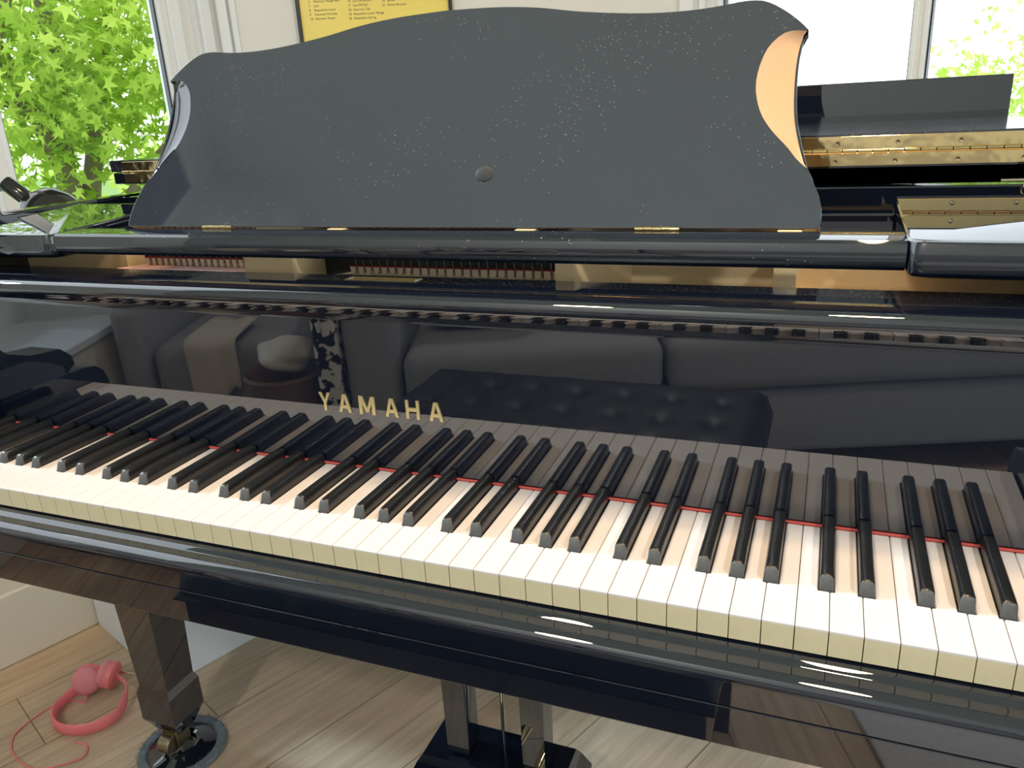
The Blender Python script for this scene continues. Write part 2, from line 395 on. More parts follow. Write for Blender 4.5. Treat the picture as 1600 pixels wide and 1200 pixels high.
# ================================================================== THE PIANO
PX = .6135
piano = empty('grand_piano', (PX, .5, -H), 'glossy black grand piano with open keyboard and raised music desk, by the bay windows', 'piano')
P = .02357; YE = .1516; g = .0004
names = 'AB' + 'CDEFGAB' * 7 + 'C'
boff = {'C': -.0028, 'D': .0028, 'F': -.0034, 'G': 0, 'A': .0032}     # black key to the right of this white key
def blackx(i):
    """centre of the black key right of white key i, or None"""
    n = names[i]
    if n not in boff or i == 51: return None
    return (i + 1) * P + boff[n]
NW = .0062                                   # half width of the notch
for i in range(52):
    x0, x1 = i * P + g, (i + 1) * P - g
    lx = blackx(i - 1) if i else None; rx = blackx(i)
    L = (lx + NW) if lx else x0; Rr = (rx - NW) if rx else x1
    b = .0011
    def ring(d, z):
        pts = [(x0 + d, .0 + d), (x1 - d, .0 + d)]
        pts += [(x1 - d, .0495)] if rx else []
        pts += [(Rr - d * (1 if rx else 1), .0495 if rx else YE)]
        if rx: pts += [(Rr - d, YE)]
        pts += [(L + d, YE)]
        if lx: pts += [(L + d, .0495), (x0 + d, .0495)]
        return [V(x, y, z) for x, y in pts]
    bm = NB(); rs = [ring(.0, -.0225), ring(.0, -.0026), ring(-.0001, -.0024), ring(-.0001, -.0008), ring(.0007, 0)]
    VV = [[bm.verts.new(p) for p in r] for r in rs]; n = len(VV[0])
    for li, (A, B) in enumerate(zip(VV, VV[1:])):
        for k in range(n):
            f = bm.faces.new((A[k], A[(k + 1) % n], B[(k + 1) % n], B[k]))
            if li == 0: f.material_index = 1
    bm.faces.new(VV[-1]); bm.faces.new(VV[0][::-1])
    bmesh.ops.recalc_face_normals(bm, faces=bm.faces[:])
    obj('white_key', bm, [M['white_key'], M['key_front']], piano)
for i in range(51):
    cx = blackx(i)
    if cx is None: continue
    bm = NB()
    # cross-sections along y: (y, half base, half top, z top)
    secs = []
    def sec(y, hb, ht, zt, zb=-.004):
        pts = [(-hb, zb), (-hb * .97, zt * .25), (-ht - .0004, zt - .0022), (-ht + .0007, zt - .0006), (-ht + .002, zt), (ht - .002, zt), (ht - .0007, zt - .0006), (ht + .0004, zt - .0022), (hb * .97, zt * .25), (hb, zb)]
        return [bm.verts.new(V(cx + a, y, z)) for a, z in pts]
    S = [sec(.0503, .0055, .0044, .0010), sec(.0512, .0055, .0045, .0052), sec(.0532, .0055, .0046, .0098), sec(.0546, .0055, .0047, .0113), sec(.0575, .0055, .0048, .0121), sec(.075, .0055, .0048, .0122), sec(YE + .0001, .0055, .0048, .0122)]
    for li, (A, B) in enumerate(zip(S, S[1:])):
        for k in range(9):
            f = bm.faces.new((A[k], A[k + 1], B[k + 1], B[k]))
            if li < 3: f.material_index = 1
        bm.faces.new((A[9], A[0], B[0], B[9]))
    f = bm.faces.new(S[0][::-1]); f.material_index = 1; bm.faces.new(S[-1])
    bmesh.ops.recalc_face_normals(bm, faces=bm.faces[:])
    obj('black_key', bm, [M['black_key'], M['key_tip']], piano, smooth=True, angle=40)
bm = NB(); tube(bm, [(-.003, .1520, .0016), (52 * P + .003, .1520, .0016)], .0014, n=8); obj('felt_strip', bm, M['red'], piano, smooth=True)
# fallboard: upright front, bull-nose lip and flat dusty top
XL, XR = -.006, 52 * P + .006
prof = [(.1535, .0008), (.1535, .0030), (.1535, .1690), (.1535, .172), (.1528, .1765), (.1502, .1795), (.1472, .1815), (.1450, .1845), (.1438, .1885), (.1436, .1930), (.1450, .1968), (.1480, .1992), (.1520, .2000), (.1795, .2000), (.1800, .1990), (.1806, .2000), (.2000, .2000), (.2000, .1930), (.1660, .1930), (.1660, .0008)]
prof = [(y - .0142 * z if y < .16 else y, z) for y, z in prof]
bm = NB(); prism(bm, prof, XL, XR); fall = obj('fallboard', bm, M['clean'], piano, smooth=True, angle=30)
LET = {
 'Y': [[(0, 1), (.24, 1), (.5, .58), (.5, .30), (.38, .30), (.38, .46)], [(1, 1), (.76, 1), (.5, .58), (.5, .30), (.62, .30), (.62, .46)], [(.38, 0), (.62, 0), (.62, .40), (.38, .40)]],
 'A': [[(0, 0), (.24, 0), (.56, 1), (.36, 1)], [(1, 0), (.76, 0), (.44, 1), (.64, 1)], [(.2, .22), (.8, .22), (.74, .40), (.26, .40)]],
 'M': [[(0, 0), (.2, 0), (.2, 1), (0, 1)], [(1, 0), (.8, 0), (.8, 1), (1, 1)], [(0, 1), (.24, 1), (.58, .12), (.42, .12)], [(1, 1), (.76, 1), (.42, .12), (.58, .12)]],
 'H': [[(0, 0), (.22, 0), (.22, 1), (0, 1)], [(1, 0), (.78, 0), (.78, 1), (1, 1)], [(.15, .40), (.85, .40), (.85, .60), (.15, .60)]]}
for ch, xa, xb in (('Y', .531, .5455), ('A', .5555, .5715), ('M', .5815, .6012), ('A', .6135, .6295), ('H', .6385, .6546), ('A', .6658, .6822)):
    bm = NB()
    for k, poly in enumerate(LET[ch]):
        prism(bm, [(xa + a * (xb - xa), .0655 + b * .021) for a, b in poly], .1514 - k * .00008, .1527, axis='y')
    obj('brass_letter', bm, M['brass_letter'], fall)
# name strip between the fallboard and the open action
bm = NB(); prism(bm, [(.2003, .1965), (.2003, .2), (.2305, .2), (.2325, .198), (.2325, .182), (.2003, .182)], -.085, 1.312)
strip = obj('name_strip', bm, M['dusty'], piano)
bm = NB(); box(bm, .5470, .6355, .2045, .2205, .2000, .2008, bev=.0003, seg=1); pl = obj('name_plate', bm, M['brass_dull'], strip)
for x in (.5505, .632):
    bm = NB(); lathe(bm, [(0, .0014), (.0016, .0013), (.0022, .0006), (.0022, 0), (0, 0)], c=(x, .2125, .2007), n=12); obj('screw', bm, M['chrome'], pl, smooth=True)
# keyslip and keybed
bm = NB(); prism(bm, [(.004, -.0250), (-.0035, -.0245), (-.0075, -.0252), (-.0110, -.0275), (-.0140, -.0282), (-.0190, -.0275), (-.0250, -.0282), (-.0290, -.0300), (-.0310, -.0330), (-.0315, -.0375), (-.0315, -.0400), (-.0315, -.0590), (.004, -.0590)], -.066, 1.293)
obj('keyslip', bm, M['clean'], piano, smooth=True, angle=28)
bm = NB(); box(bm, -.11, 1.337, -.0310, .52, -.0975, -.0605, bev=.0012, seg=2); obj('keybed', bm, M['clean'], piano)
# cheek blocks at both ends of the keyboard
for x0, x1 in ((-.064, -.0015), (52 * P + .0015, 1.290)):
    bm = NB(); prism(bm, [(-.0295, -.0585), (-.0295, -.004), (-.024, .012), (-.012, .022), (.01, .026), (.143, .028), (.143, -.0585)], x0, x1); obj('cheek_block', bm, M['clean'], piano, smooth=True, angle=40)
# arms and curved rim
side = [(-.031, -.0595), (-.031, -.004), (-.026, .030), (-.01, .046), (.04, .052), (.075, .066), (.10, .095), (.118, .150), (.135, .215), (.155, .250), (.19, .262), (.30, .262), (.30, -.0595)]
for nm, x0, x1 in (('rim_arm', -.128, -.0645), ('rim_arm', 1.2915, 1.355)):
    bm = NB(); prism(bm, side, x0, x1); obj(nm, bm, M['clean'], piano, smooth=True, angle=25)
outer = [(1.355, .30), (1.355, .55)] + spline([(1.352, .60), (1.32, .78), (1.20, .93), (1.06, 1.04), (.95, 1.16), (.82, 1.30), (.62, 1.40), (.38, 1.43), (.15, 1.42), (-.02, 1.41)], 5) + [(-.10, 1.405), (-.128, 1.37), (-.128, .30)]
def inset(pts, d):
    out = []
    n = len(pts)
    for i in range(n):
        a = Vector(pts[max(0, i - 1)]); b_ = Vector(pts[min(n - 1, i + 1)]); t = (b_ - a).normalized()
        nrm = Vector((-t.y, t.x)); p = Vector(pts[i]) + nrm * d
        out.append((p.x, p.y))
    out[0] = (pts[0][0] - d, pts[0][1]); out[-1] = (pts[-1][0] + d, pts[-1][1]); return out
inner = inset(outer, .038)
bm = NB(); z0, z1 = -.10, .262
rings = []
for (ax, ay), (bx, by) in zip(outer, inner):
    mx_, my_ = (ax + (bx - ax) * .12), (ay + (by - ay) * .12); nx_, ny_ = (ax + (bx - ax) * .88), (ay + (by - ay) * .88)
    rings.append([bm.verts.new(V(*q)) for q in ((ax, ay, z0), (ax, ay, z1 - .005), (mx_, my_, z1), (nx_, ny_, z1), (bx, by, z1 - .004), (bx, by, z0))])
for A, B in zip(rings, rings[1:]):
    for k in range(6): bm.faces.new((A[k], A[(k + 1) % 6], B[(k + 1) % 6], B[k]))
bm.faces.new(rings[0]); bm.faces.new(rings[-1]); bmesh.ops.recalc_face_normals(bm, faces=bm.faces[:])
obj('rim', bm, M['clean'], piano, smooth=True, angle=35)
bm = NB(); prism(bm, [p for p in inset(outer, .036) if p[1] > .53] + [(-.09, .53), (1.317, .53)], -.095, -.06, axis='z'); obj('soundboard_frame', bm, M['clean'], piano)
# music shelf: front bar, two wings, rear rail
shelf_prof = [(.2050, .2230), (.2015, .2265), (.2000, .2330), (.2000, .2400), (.2012, .2455), (.2045, .2482), (.2100, .2490), (.2440, .2490), (.2440, .2230)]
bm = NB(); prism(bm, shelf_prof, .1235, 1.1005); bar = obj('music_shelf_bar', bm, M['black'], piano, smooth=True, angle=25)
def wing(mirror):
    """rounded inner front corner, convex front edge"""
    def mx(x): return x if not mirror else 1.2245 - x
    o = [(1.1005, .424), (1.1005, .207)] + [(1.1005 + .013 * (1 - math.cos(t)), .207 - .013 * math.sin(t)) for t in [math.pi / 2 * k / 6 for k in range(1, 7)]] + [(1.16, .1925), (1.314, .1925), (1.314, .424)]
    bm = NB(); lv = [(.0, .0, .2180), (.0, -.0, .2182)]
    rings = []
    for dz, off in ((.2170, .010), (.2190, .0045), (.2225, .0012), (.2280, 0), (.2440, 0), (.2478, .0012), (.2490, .004)):
        r = []
        for (x, y) in o:
            yy = y + (off if y < .3 else 0); xx = x + (off * .6 if x < 1.12 else 0)
            r.append(bm.verts.new(V(mx(xx), yy, dz + max(0, y - .207) * .05)))
        rings.append(r)
    n = len(o)
    for A, B in zip(rings, rings[1:]):
        for k in range(n): bm.faces.new((A[k], A[(k + 1) % n], B[(k + 1) % n], B[k]))
    bm.faces.new(rings[0]); bm.faces.new(rings[-1]); bmesh.ops.recalc_face_normals(bm, faces=bm.faces[:])
    return obj('music_shelf_wing', bm, M['clean'], piano, smooth=True, angle=25)
wing(False); wing(True)
bm = NB(); box(bm, .1235, 1.1005, .366, .398, .2210, .2485, bev=.002); obj('music_shelf_rail', bm, M['black'], piano)
bm = NB(); box(bm, -.088, 1.314, .5145, .545, .150, .2600, bev=.002); obj('cross_rail', bm, M['clean'], piano)
# latch on the rail at the right
bm = NB(); tube(bm, [(1.213, .5155, .2650), (1.262, .5155, .2653)], .0016, n=8); lathe(bm, [(0, .003), (.006, .0025), (.0075, 0), (0, 0)], c=(1.240, .5150, .2545), M=Matrix.Rotation(math.radians(90), 4, 'X'), n=20); obj('lid_latch', bm, M['chrome'], piano, smooth=True)
# main lid and folded front flap with hinge
lo_out = [(1.345, .52), (1.345, .55)] + [(x * .997, y) for x, y in spline([(1.345, .60), (1.315, .785), (1.20, .937), (1.06, 1.047), (.95, 1.167), (.82, 1.307), (.62, 1.408), (.38, 1.438), (.15, 1.428), (-.02, 1.418)], 5)] + [(-.105, 1.41), (-.132, 1.37), (-.132, .56), (-.100, .52)]
lid = None
bm = NB(); prism(bm, lo_out, .2815, .2990, axis='z'); lid = obj('lid', bm, M['clean'], piano)
for bx, by in ((-.112, .62), (-.112, 1.2), (1.337, .58)):
    bm = NB(); lathe(bm, [(0, 0), (.007, 0), (.007, .0195), (0, .0195)], c=(bx, by, .262), n=16); obj('lid_bumper', bm, M['rubber'], piano)
bm = NB(); prism(bm, [(-.104, .52), (1.330, .52), (1.275, .905), (-.049, .905)], .3010, .3195, axis='z'); flap = obj('lid_flap', bm, M['dusty'], piano)
bm = NB(); prism(bm, [(.8870, .3195), (.8870, .3770), (.8885, .3785), (.9035, .3785), (.9050, .3770), (.9050, .3195)], -.046, 1.272); obj('lid_flap_lip', bm, M['clean'], piano)
HX0, HX1 = -.075, 1.318
bm = NB(); box(bm, HX0, HX1, .5176, .5197, .3022, .3172, bev=.0003, seg=1); box(bm, HX0, HX1, .5176, .5197, .2836, .2984, bev=.0003, seg=1)
hinge = obj('piano_hinge', bm, M['brass'], piano)
bm = NB(); k = 0; x = HX0
while x < HX1 - .01:
    x2 = min(x + .0165, HX1); yo = 0 if k % 2 else .0004
    lathe(bm, [(0, 0), (.0026 + yo, 0), (.0026 + yo, x2 - x - .0011), (0, x2 - x - .0011)], c=(x, .5168, .3003), M=Matrix.Rotation(math.radians(90), 4, 'Y'), n=12); x = x2; k += 1
obj('hinge_knuckle', bm, M['brass'], hinge, smooth=True, angle=40)
for k in range(21):
    for zz in (.3095, .2890):
        bm = NB(); lathe(bm, [(0, .0003), (.0013, .0004), (.0023, .0009), (.0027, 0), (0, 0)], c=(1.2976 - .0642 * k - (.001 if zz < .3 else 0), .5176, zz), M=Matrix.Rotation(math.radians(90), 4, 'X'), n=10)
        obj('screw', bm, M['brass_dull'], hinge, smooth=True)
# iron frame, dampers and strings seen through the gap
bm = NB(); box(bm, -.086, 1.313, .236, .51, .150, .160); plate = obj('iron_frame', bm, M['gold'], piano)
bm = NB(); box(bm, .800, 1.313, .345, .357, .160, .2205); obj('frame_wall', bm, M['gold'], plate)
bm = NB(); prism(bm, [(-.086, .300), (.130, .300), (.155, .345), (-.086, .345)], .160, .2205, axis='z'); obj('frame_wall', bm, M['gold'], plate)
bm = NB(); prism(bm, [(.365, .262), (.437, .262), (.420, .36), (.350, .36)], .160, .2160, axis='z'); obj('frame_strut', bm, M['gold'], plate)
bm = NB(); prism(bm, [(.772, .262), (.792, .262), (.835, .345), (.815, .345)], .160, .2170, axis='z'); obj('frame_strut', bm, M['gold'], plate)
bm = NB(); prism(bm, [(.262, .160), (.262, .196), (.270, .210), (.290, .2200), (.345, .2200), (.345, .160)], .992, 1.013); obj('frame_strut', bm, M['gold'], plate, smooth=True)
bm = NB(); box(bm, .80, 1.312, .262, .285, .160, .1800); obj('felt_rail', bm, M['rubber'], plate)
bm = NB(); box(bm, .93, .990, .2355, .262, .160, .1885); box(bm, 1.015, 1.312, .2355, .262, .160, .1895); bmesh.ops.bisect_plane
obj('string_felt', bm, M['red'], plate)
bm = NB(); box(bm, .155, .80, .352, .358, .160, .2180); obj('action_rail', bm, M['rubber'], plate)
def damper(cx, w, tri, dz=0.0):
    d = NB(); box(d, cx - w / 2, cx + w / 2, .305, .325, .1935 + dz, .2025 + dz, bev=.0006, seg=1); o = obj('damper', d, M['black_key'], plate)
    d = NB(); box(d, cx - w / 2, cx + w / 2, .3046, .3254, .1915 + dz, .1935 + dz); obj('red_layer', d, M['darkred'], o)
    d = NB(); t = w * (.18 if tri else .42)
    prism(d, [(cx - w * .46, .1915 + dz), (cx + w * .46, .1915 + dz), (cx + t, .1815 + dz), (cx - t, .1815 + dz)], .305, .325, axis='y'); obj('felt_wedge', d, M['felt'], o)
    d = NB(); box(d, cx + w / 2 + .0003, cx + w / 2 + .0014, .3055, .3245, .187 + dz, .2035 + dz); obj('damper_wire', d, M['brass_dull'], o)
for k in range(25): damper(.4935 + k * .01105, .0088, k < 8, .0025)
for k in range(19): damper(.163 + k * .0106, .0080, True, .0080)
for k in range(22):
    x = .145 + k * .0100; bm = NB(); tube(bm, [(x - .040, .238, .1880), (x + .03, .345, .1880)], .0015, n=6); obj('bass_string', bm, M['copper'], plate, smooth=True)
for k in range(62):
    x = .474 + k * .0045; bm = NB(); tube(bm, [(x - .012, .238, .1885), (x + .012, .335, .1840)], .0005, n=5); obj('treble_string', bm, M['chrome'], plate, smooth=True)
bm = NB()
for k in range(26): lathe(bm, [(0, .007), (.0016, .007), (.0022, .004), (.0022, 0), (0, 0)], c=(1.03 + k * .0108 + random.uniform(-.001, .001), .250, .189), n=8)
obj('tuning_pins', bm, M['chrome'], plate)['kind'] = 'stuff'

# ---- music desk
TA = math.radians(28); DO = V(PX + .002, .2500, .2510)
DM = Matrix(((1, 0, 0, DO.x), (0, math.cos(TA), math.sin(TA), DO.y), (0, -math.sin(TA), math.cos(TA), DO.z), (0, 0, 0, 1)))   # local x across, y into the board, z up the board
half = [(0, .2568), (.060, .2545), (.110, .2490), (.156, .2400), (.200, .2335), (.240, .2295), (.275, .2285), (.303, .2300), (.330, .2330), (.349, .2310), (.3675, .2200), (.383, .2065), (.3915, .1970)]
topc = spline(half, 4)
sidec = spline([(.3915, .1960), (.3868, .183), (.3850, .1557), (.3869, .1171), (.3925, .0890), (.4014, .0585), (.4120, .0330)], 5)
arc = spline([(.3895, .1955), (.378, .1972), (.367, .1935), (.3557, .1809), (.3490, .1600), (.3480, .1387), (.3541, .1156), (.3655, .0970), (.3813, .0792), (.3905, .0670), (.3990, .0590)], 4)
NS = 28
i0 = 1; endt = next(j for j, p in enumerate(sidec) if p[1] < .0600)
sc_out = resample(sidec[:endt + 1], NS); sc_in = resample(arc[:], NS)
low = sidec[endt + 1:] + [(.4155, .020), (.4165, .006), (.4155, .001), (.4120, 0)]
Rb = topc + sc_out + low; Rf = topc + sc_in + low                # right halves, back and front outline
def full(Rh): return Rh + [(-x, z) for x, z in reversed(Rh[1:])]
Fo, Bo = full(Rf), full(Rb)
bm = NB(); TH = .013
nF = len(Fo)
f0 = [bm.verts.new(DM @ V(x, 0, z)) for x, z in Fo]
bm.faces.new(f0)
SET = {k for k in range(nF) if Fo[k] != Bo[k]}
def inner_pt(k):
    a = Vector(Fo[k]); b = Vector(Bo[k]); d = (a - b).length
    return tuple(b + (a - b).normalized() * min(.0026, d * .6)) if d > 1e-6 else tuple(b)
bi = [bm.verts.new(DM @ V(inner_pt(k)[0], (.0062 if k in SET else 0), inner_pt(k)[1])) for k in range(nF)]
b0 = [bm.verts.new(DM @ V(x, (.0050 if Fo[k] != Bo[k] else .0), z)) for k, (x, z) in enumerate(Bo)]
b1 = [bm.verts.new(DM @ V(x, TH, z)) for x, z in Bo]
bm.faces.new(b1[::-1])
for k in range(nF):
    j = (k + 1) % nF; bm.faces.new((b0[k], b0[j], b1[j], b1[k]))
    if k in SET or j in SET: bm.faces.new((bi[k], bi[j], b0[j], b0[k]))
bmesh.ops.remove_doubles(bm, verts=bm.verts[:], dist=1e-6)
bmesh.ops.recalc_face_normals(bm, faces=bm.faces[:])
desk = obj('music_desk', bm, M['desk'], piano)
bv = desk.modifiers.new('edge', 'BEVEL'); bv.width = .0011; bv.segments = 2; bv.limit_method = 'ANGLE'; bv.angle_limit = math.radians(50)
for sgn, mt in ((1, M['tan']), (-1, M['clean'])):  # right scoop carries the painted reflection, left one is plain lacquer
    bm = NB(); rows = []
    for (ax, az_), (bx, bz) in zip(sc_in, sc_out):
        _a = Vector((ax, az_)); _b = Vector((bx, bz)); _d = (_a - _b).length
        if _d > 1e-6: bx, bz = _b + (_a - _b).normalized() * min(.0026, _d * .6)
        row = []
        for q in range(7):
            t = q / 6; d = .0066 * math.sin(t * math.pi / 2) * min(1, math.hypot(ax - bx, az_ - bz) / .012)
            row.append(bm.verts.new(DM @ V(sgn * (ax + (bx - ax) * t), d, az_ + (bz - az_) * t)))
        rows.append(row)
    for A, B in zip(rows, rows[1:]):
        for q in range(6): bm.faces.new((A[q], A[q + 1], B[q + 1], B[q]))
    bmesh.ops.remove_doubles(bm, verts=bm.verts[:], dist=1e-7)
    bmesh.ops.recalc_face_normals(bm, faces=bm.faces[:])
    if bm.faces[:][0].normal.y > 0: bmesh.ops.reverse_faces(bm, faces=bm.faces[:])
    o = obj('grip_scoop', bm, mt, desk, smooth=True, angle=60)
    if sgn > 0: o['label'] = 'scooped grip with a warm reflection painted tan'
bm = NB(); lathe(bm, [(0, .0008), (.0085, .0010), (.0102, .0004), (.0106, 0), (0, 0)], c=(0, 0, 0), n=28)
for v in bm.verts: v.co = DM @ V(.0749 + v.co.x, -v.co.z, .0596 + v.co.y * .85)
obj('rubber_button', bm, M['rubber'], desk, smooth=True)
for xa in (.246, -.29):
    bm = NB()
    for k in range(5): lathe(bm, [(0, 0), (.0022, 0), (.0022, .0083), (0, .0083)], c=(DO.x + xa + k * .0088, .2455, .2508 + (.0002 if k % 2 else 0)), M=Matrix.Rotation(math.radians(90), 4, 'Y'), n=12)
    obj('desk_hinge', bm, M['brass'], desk, smooth=True)
for xa in (-.10, .13, .39):
    bm = NB(); box(bm, DO.x + xa - .011, DO.x + xa + .011, .2440, .262, .2420, .2495, bev=.001); obj('desk_rest', bm, M['gold'], desk)

# ---- legs, lyre
def leg(cx, cy, sx=1, name='leg'):
    bm = NB()
    loft(bm, [(-.0985, cx - .047, cx + .047, cy - .042, cy + .042), (-.560, cx - .032, cx + .032, cy - .031, cy + .031), (-.574, cx - .037, cx + .037, cy - .036, cy + .036), (-.630, cx - .037, cx + .037, cy - .036, cy + .036), (-.662, cx - .024, cx + .024, cy - .020, cy + .020)])
    l = obj(name, bm, M['clean'], piano)
    bm = NB(); box(bm, cx - .0185, cx - .0135, cy - .022, cy + .008, -.693, -.6615, bev=.001); box(bm, cx + .0135, cx + .0185, cy - .022, cy + .008, -.693, -.6615, bev=.001)
    box(bm, cx - .018, cx + .018, cy - .020, cy + .014, -.6665, -.6615)
    cs = obj('caster', bm, M['brass_dull'], l)
    bm = NB(); lathe(bm, [(0, -.0125), (.0155, -.0125), (.0175, -.0105), (.0175, .0105), (.0155, .0125), (0, .0125)], c=(cx, cy - .026, -.6830), M=Matrix.Rotation(math.radians(90), 4, 'Y'), n=28); obj('wheel', bm, M['brass_dull'], cs, smooth=True)
leg(-.005, .316); leg(1.24, .316); leg(.25, 1.25)
def caster_cup(cx, cy, label):
    t = empty('caster_cup', (cx, cy, -H), label, 'caster cup')
    bm = NB(); lathe(bm, [(0, .006), (.024, .006), (.027, .016), (.033, .0185), (.040, .013), (.058, .009), (.064, .004), (.064, .002), (0, .002)], c=(cx, cy, -H), n=48); obj('cup', bm, M['clean'], t, smooth=True)
    bm = NB(); rr = random.Random(3)
    lathe(bm, [(.055, .0015), (.074, .001), (.078, .004), (.075, .009), (.064, .0095), (.060, .006)], c=(cx, cy, -H), n=90, jit=.0015)
    for k in range(1500):
        a = rr.uniform(0, 2 * math.pi); r_ = rr.uniform(.060, .078); p = V(cx + r_ * math.cos(a), cy + r_ * math.sin(a), -H + .007)
        q = V(rr.uniform(-.005, .005), rr.uniform(-.005, .005), rr.uniform(.001, .006)) + V(math.cos(a), math.sin(a), 0) * .003; w = V(-math.sin(a), math.cos(a), 0) * .0006
        bm.faces.new([bm.verts.new(p - w), bm.verts.new(p + w), bm.verts.new(p + q)])
    obj('felt_ring', bm, M['fuzz'], t)
caster_cup(-.005, .316, 'black dished caster cup with fuzzy grey ring under the front left piano leg')
bm = NB()
lx = .6135
loft(bm, [(-.652, .480, .748, .300, .432), (-.630, .480, .748, .300, .432), (-.600, .493, .735, .322, .420), (-.590, .500, .728, .330, .415)])
lyre = obj('pedal_lyre', bm, M['clean'], piano)
for x0, x1 in ((.536, .5765), (.6635, .7035)):
    bm = NB(); loft(bm, [(-.0985, x0 - .004, x1 + .004, .345, .385), (-.30, x0, x1, .345, .385), (-.585, x0 + .002, x1 - .003, .345, .385)]); obj('post', bm, M['clean'], lyre)
for x in (.606, .645):
    bm = NB(); tube(bm, [(x, .425, -.100), (x, .410, -.592)], .0032, n=10); obj('pedal_rod', bm, M['chrome'], lyre, smooth=True)
for x in (.565, .6135, .662):
    bm = NB(); tube(bm, [(x, .31, -.645), (x, .25, -.643), (x, .20, -.650)], [.006, .008, .011], n=12)
    for v in bm.verts: v.co.z = -.646 + (v.co.z + .646) * .45
    obj('pedal', bm, M['brass'], lyre, smooth=True)

# ================================================================== POSTER
Mp = wallM(K, 66.8)
x0, x1 = None, None
xa = .2265; xb = .6485; zb, zt = .42, 1.08
poster = empty('framed_poster', tuple(Mp @ V((xa + xb) / 2, -.01, zb)), 'yellow piano action parts chart in a thin black frame on the white wall', 'poster')
poster_shift = H
bm = NB()
for q in ((xa, xa + .010, zb, zt), (xb - .010, xb, zb, zt), (xa, xb, zb, zb + .01), (xa, xb, zt - .01, zt)): box(bm, q[0], q[1], -.022, -.001, q[2], q[3], bev=.001, seg=1, M=Mp)
obj('frame', bm, M['frame'], poster)
M['poster'] = plain('yellow_poster_paper', (.84, .73, .17), rough=.6, coat=.9, coatr=.02, var=.02, vscale=5)
bm = NB(); box(bm, xa + .009, xb - .009, -.012, -.003, zb + .009, zt - .009, M=Mp); pp = obj('print', bm, M['poster'], poster)
def text(s, x, z, size, mat, parent, name='printed_line', M4=None, depth=-.0123):
    cu = bpy.data.curves.new('t', 'FONT'); cu.body = s; cu.size = size; cu.resolution_u = 2
    to = bpy.data.objects.new('t', cu); C.objects.link(to)
    bpy.context.view_layer.update()
    me = bpy.data.meshes.new_from_object(to.evaluated_get(bpy.context.evaluated_depsgraph_get()))
    bpy.data.objects.remove(to)
    b_ = NB(); b_.from_mesh(me); bpy.data.meshes.remove(me)
    for v in b_.verts: v.co = M4 @ V(x + v.co.x, depth, z + v.co.y)
    return obj(name, b_, mat, parent)
col1 = [('10', 'Hammer Shank'), ('9', 'Hammer Knuckle'), ('8', 'Repetition Lever'), ('7', 'Jack'), ('6', 'Hammer Flange Rail'), ('5', 'Hammer Flange')]
col2 = [('20', 'Repetition Spring'), ('19', 'Repetition Lever Flange'), ('18', 'Hammer Tail'), ('17', 'Let-Off Rail'), ('16', 'Let-Off Button'), ('15', 'Jack Toe')]
col3 = [('25', 'Action Bracket'), ('24', 'Spoon'), ('23', 'Damper Lever')]
for cx, cols, zz in ((xa + .034, col1, .6225), (xa + .139, col2, .6190), (xa + .232, col3, .6480)):
    for k, (n_, s) in enumerate(cols):
        text(n_, cx, zz + k * .0107, .0086, M['text'], pp, M4=Mp); text(s, cx + .014, zz + k * .0107, .0086, M['text'], pp, M4=Mp)

# ================================================================== DESK LAMP ON THE WINDOW SEAT
LC = V(-.565, .752, .198)
lamp = empty('desk_lamp', (-.64, .66, -.235), 'black dome desk lamp with jointed arm on the window seat', 'lamp')
bm = NB(); lathe(bm, [(0, 0), (.075, 0), (.078, .006), (.070, .014), (.02, .020), (0, .020)], c=(-.64, .66, -.2345), n=36); obj('base', bm, M['lampblack'], lamp, smooth=True)
dirv = V(-.075, -.045, .090).normalized(); q = dirv.to_track_quat('Z', 'Y').to_matrix().to_4x4()
bm = NB(); lathe(bm, [(.064, -.030), (.066, -.030), (.066, -.005), (.0585, .025), (.040, .045), (.021, .054), (.017, .058), (.017, .105), (.0145, .108), (0, .108), (0, .100), (.012, .10), (.013, .052), (.036, .041), (.055, .022), (.062, -.005), (.064, -.030)], c=LC, M=q, n=40); obj('shade', bm, M['lampblack'], lamp, smooth=True, angle=40)
n0 = LC + dirv * .095
bm = NB(); tube(bm, [n0 + V(-.022, .004, .006), n0 + V(-.075, -.02, -.05), (-.70, .62, .05)], .005, n=10); tube(bm, [(-.70, .62, .05), (-.64, .66, -.216)], .005, n=10); obj('arm', bm, M['lampblack'], lamp, smooth=True)
bm = NB(); lathe(bm, [(0, -.02), (.007, -.02), (.007, .02), (0, .02)], c=n0 + V(-.015, .002, .002), M=Matrix.Rotation(1.2, 4, 'Y'), n=14); obj('joint', bm, M['chrome'], lamp, smooth=True)

# ================================================================== HEADPHONES
hp = empty('headphones', (-.27, .345, -H), 'coral pink headphones with a gold jack lying on the oak floor', 'headphones')
hc = V(-.252, .333, 0); bm = NB(); ro = []
for k in range(41):
    a = math.radians(-215 + k * 250 / 40); rr_ = (.069, .062)
    c0, s0 = math.cos(a), math.sin(a); tilt = .004 * math.sin(a)
    p = []
    for dr, dz in ((0, 0), (.0035, .003), (.0035, .023), (0, .026), (-.003, .023), (-.003, .003)):
        p.append(bm.verts.new(V(hc.x + (rr_[0] + dr) * c0, hc.y + (rr_[1] + dr) * s0, -H + .0015 + dz + max(0, s0) * .012)))
    ro.append(p)
for A, B in zip(ro, ro[1:]):
    for k in range(6): bm.faces.new((A[k], A[(k + 1) % 6], B[(k + 1) % 6], B[k]))
bm.faces.new(ro[0]); bm.faces.new(ro[-1]); bmesh.ops.recalc_face_normals(bm, faces=bm.faces[:])
obj('headband', bm, M['pink'], hp, smooth=True, angle=50)
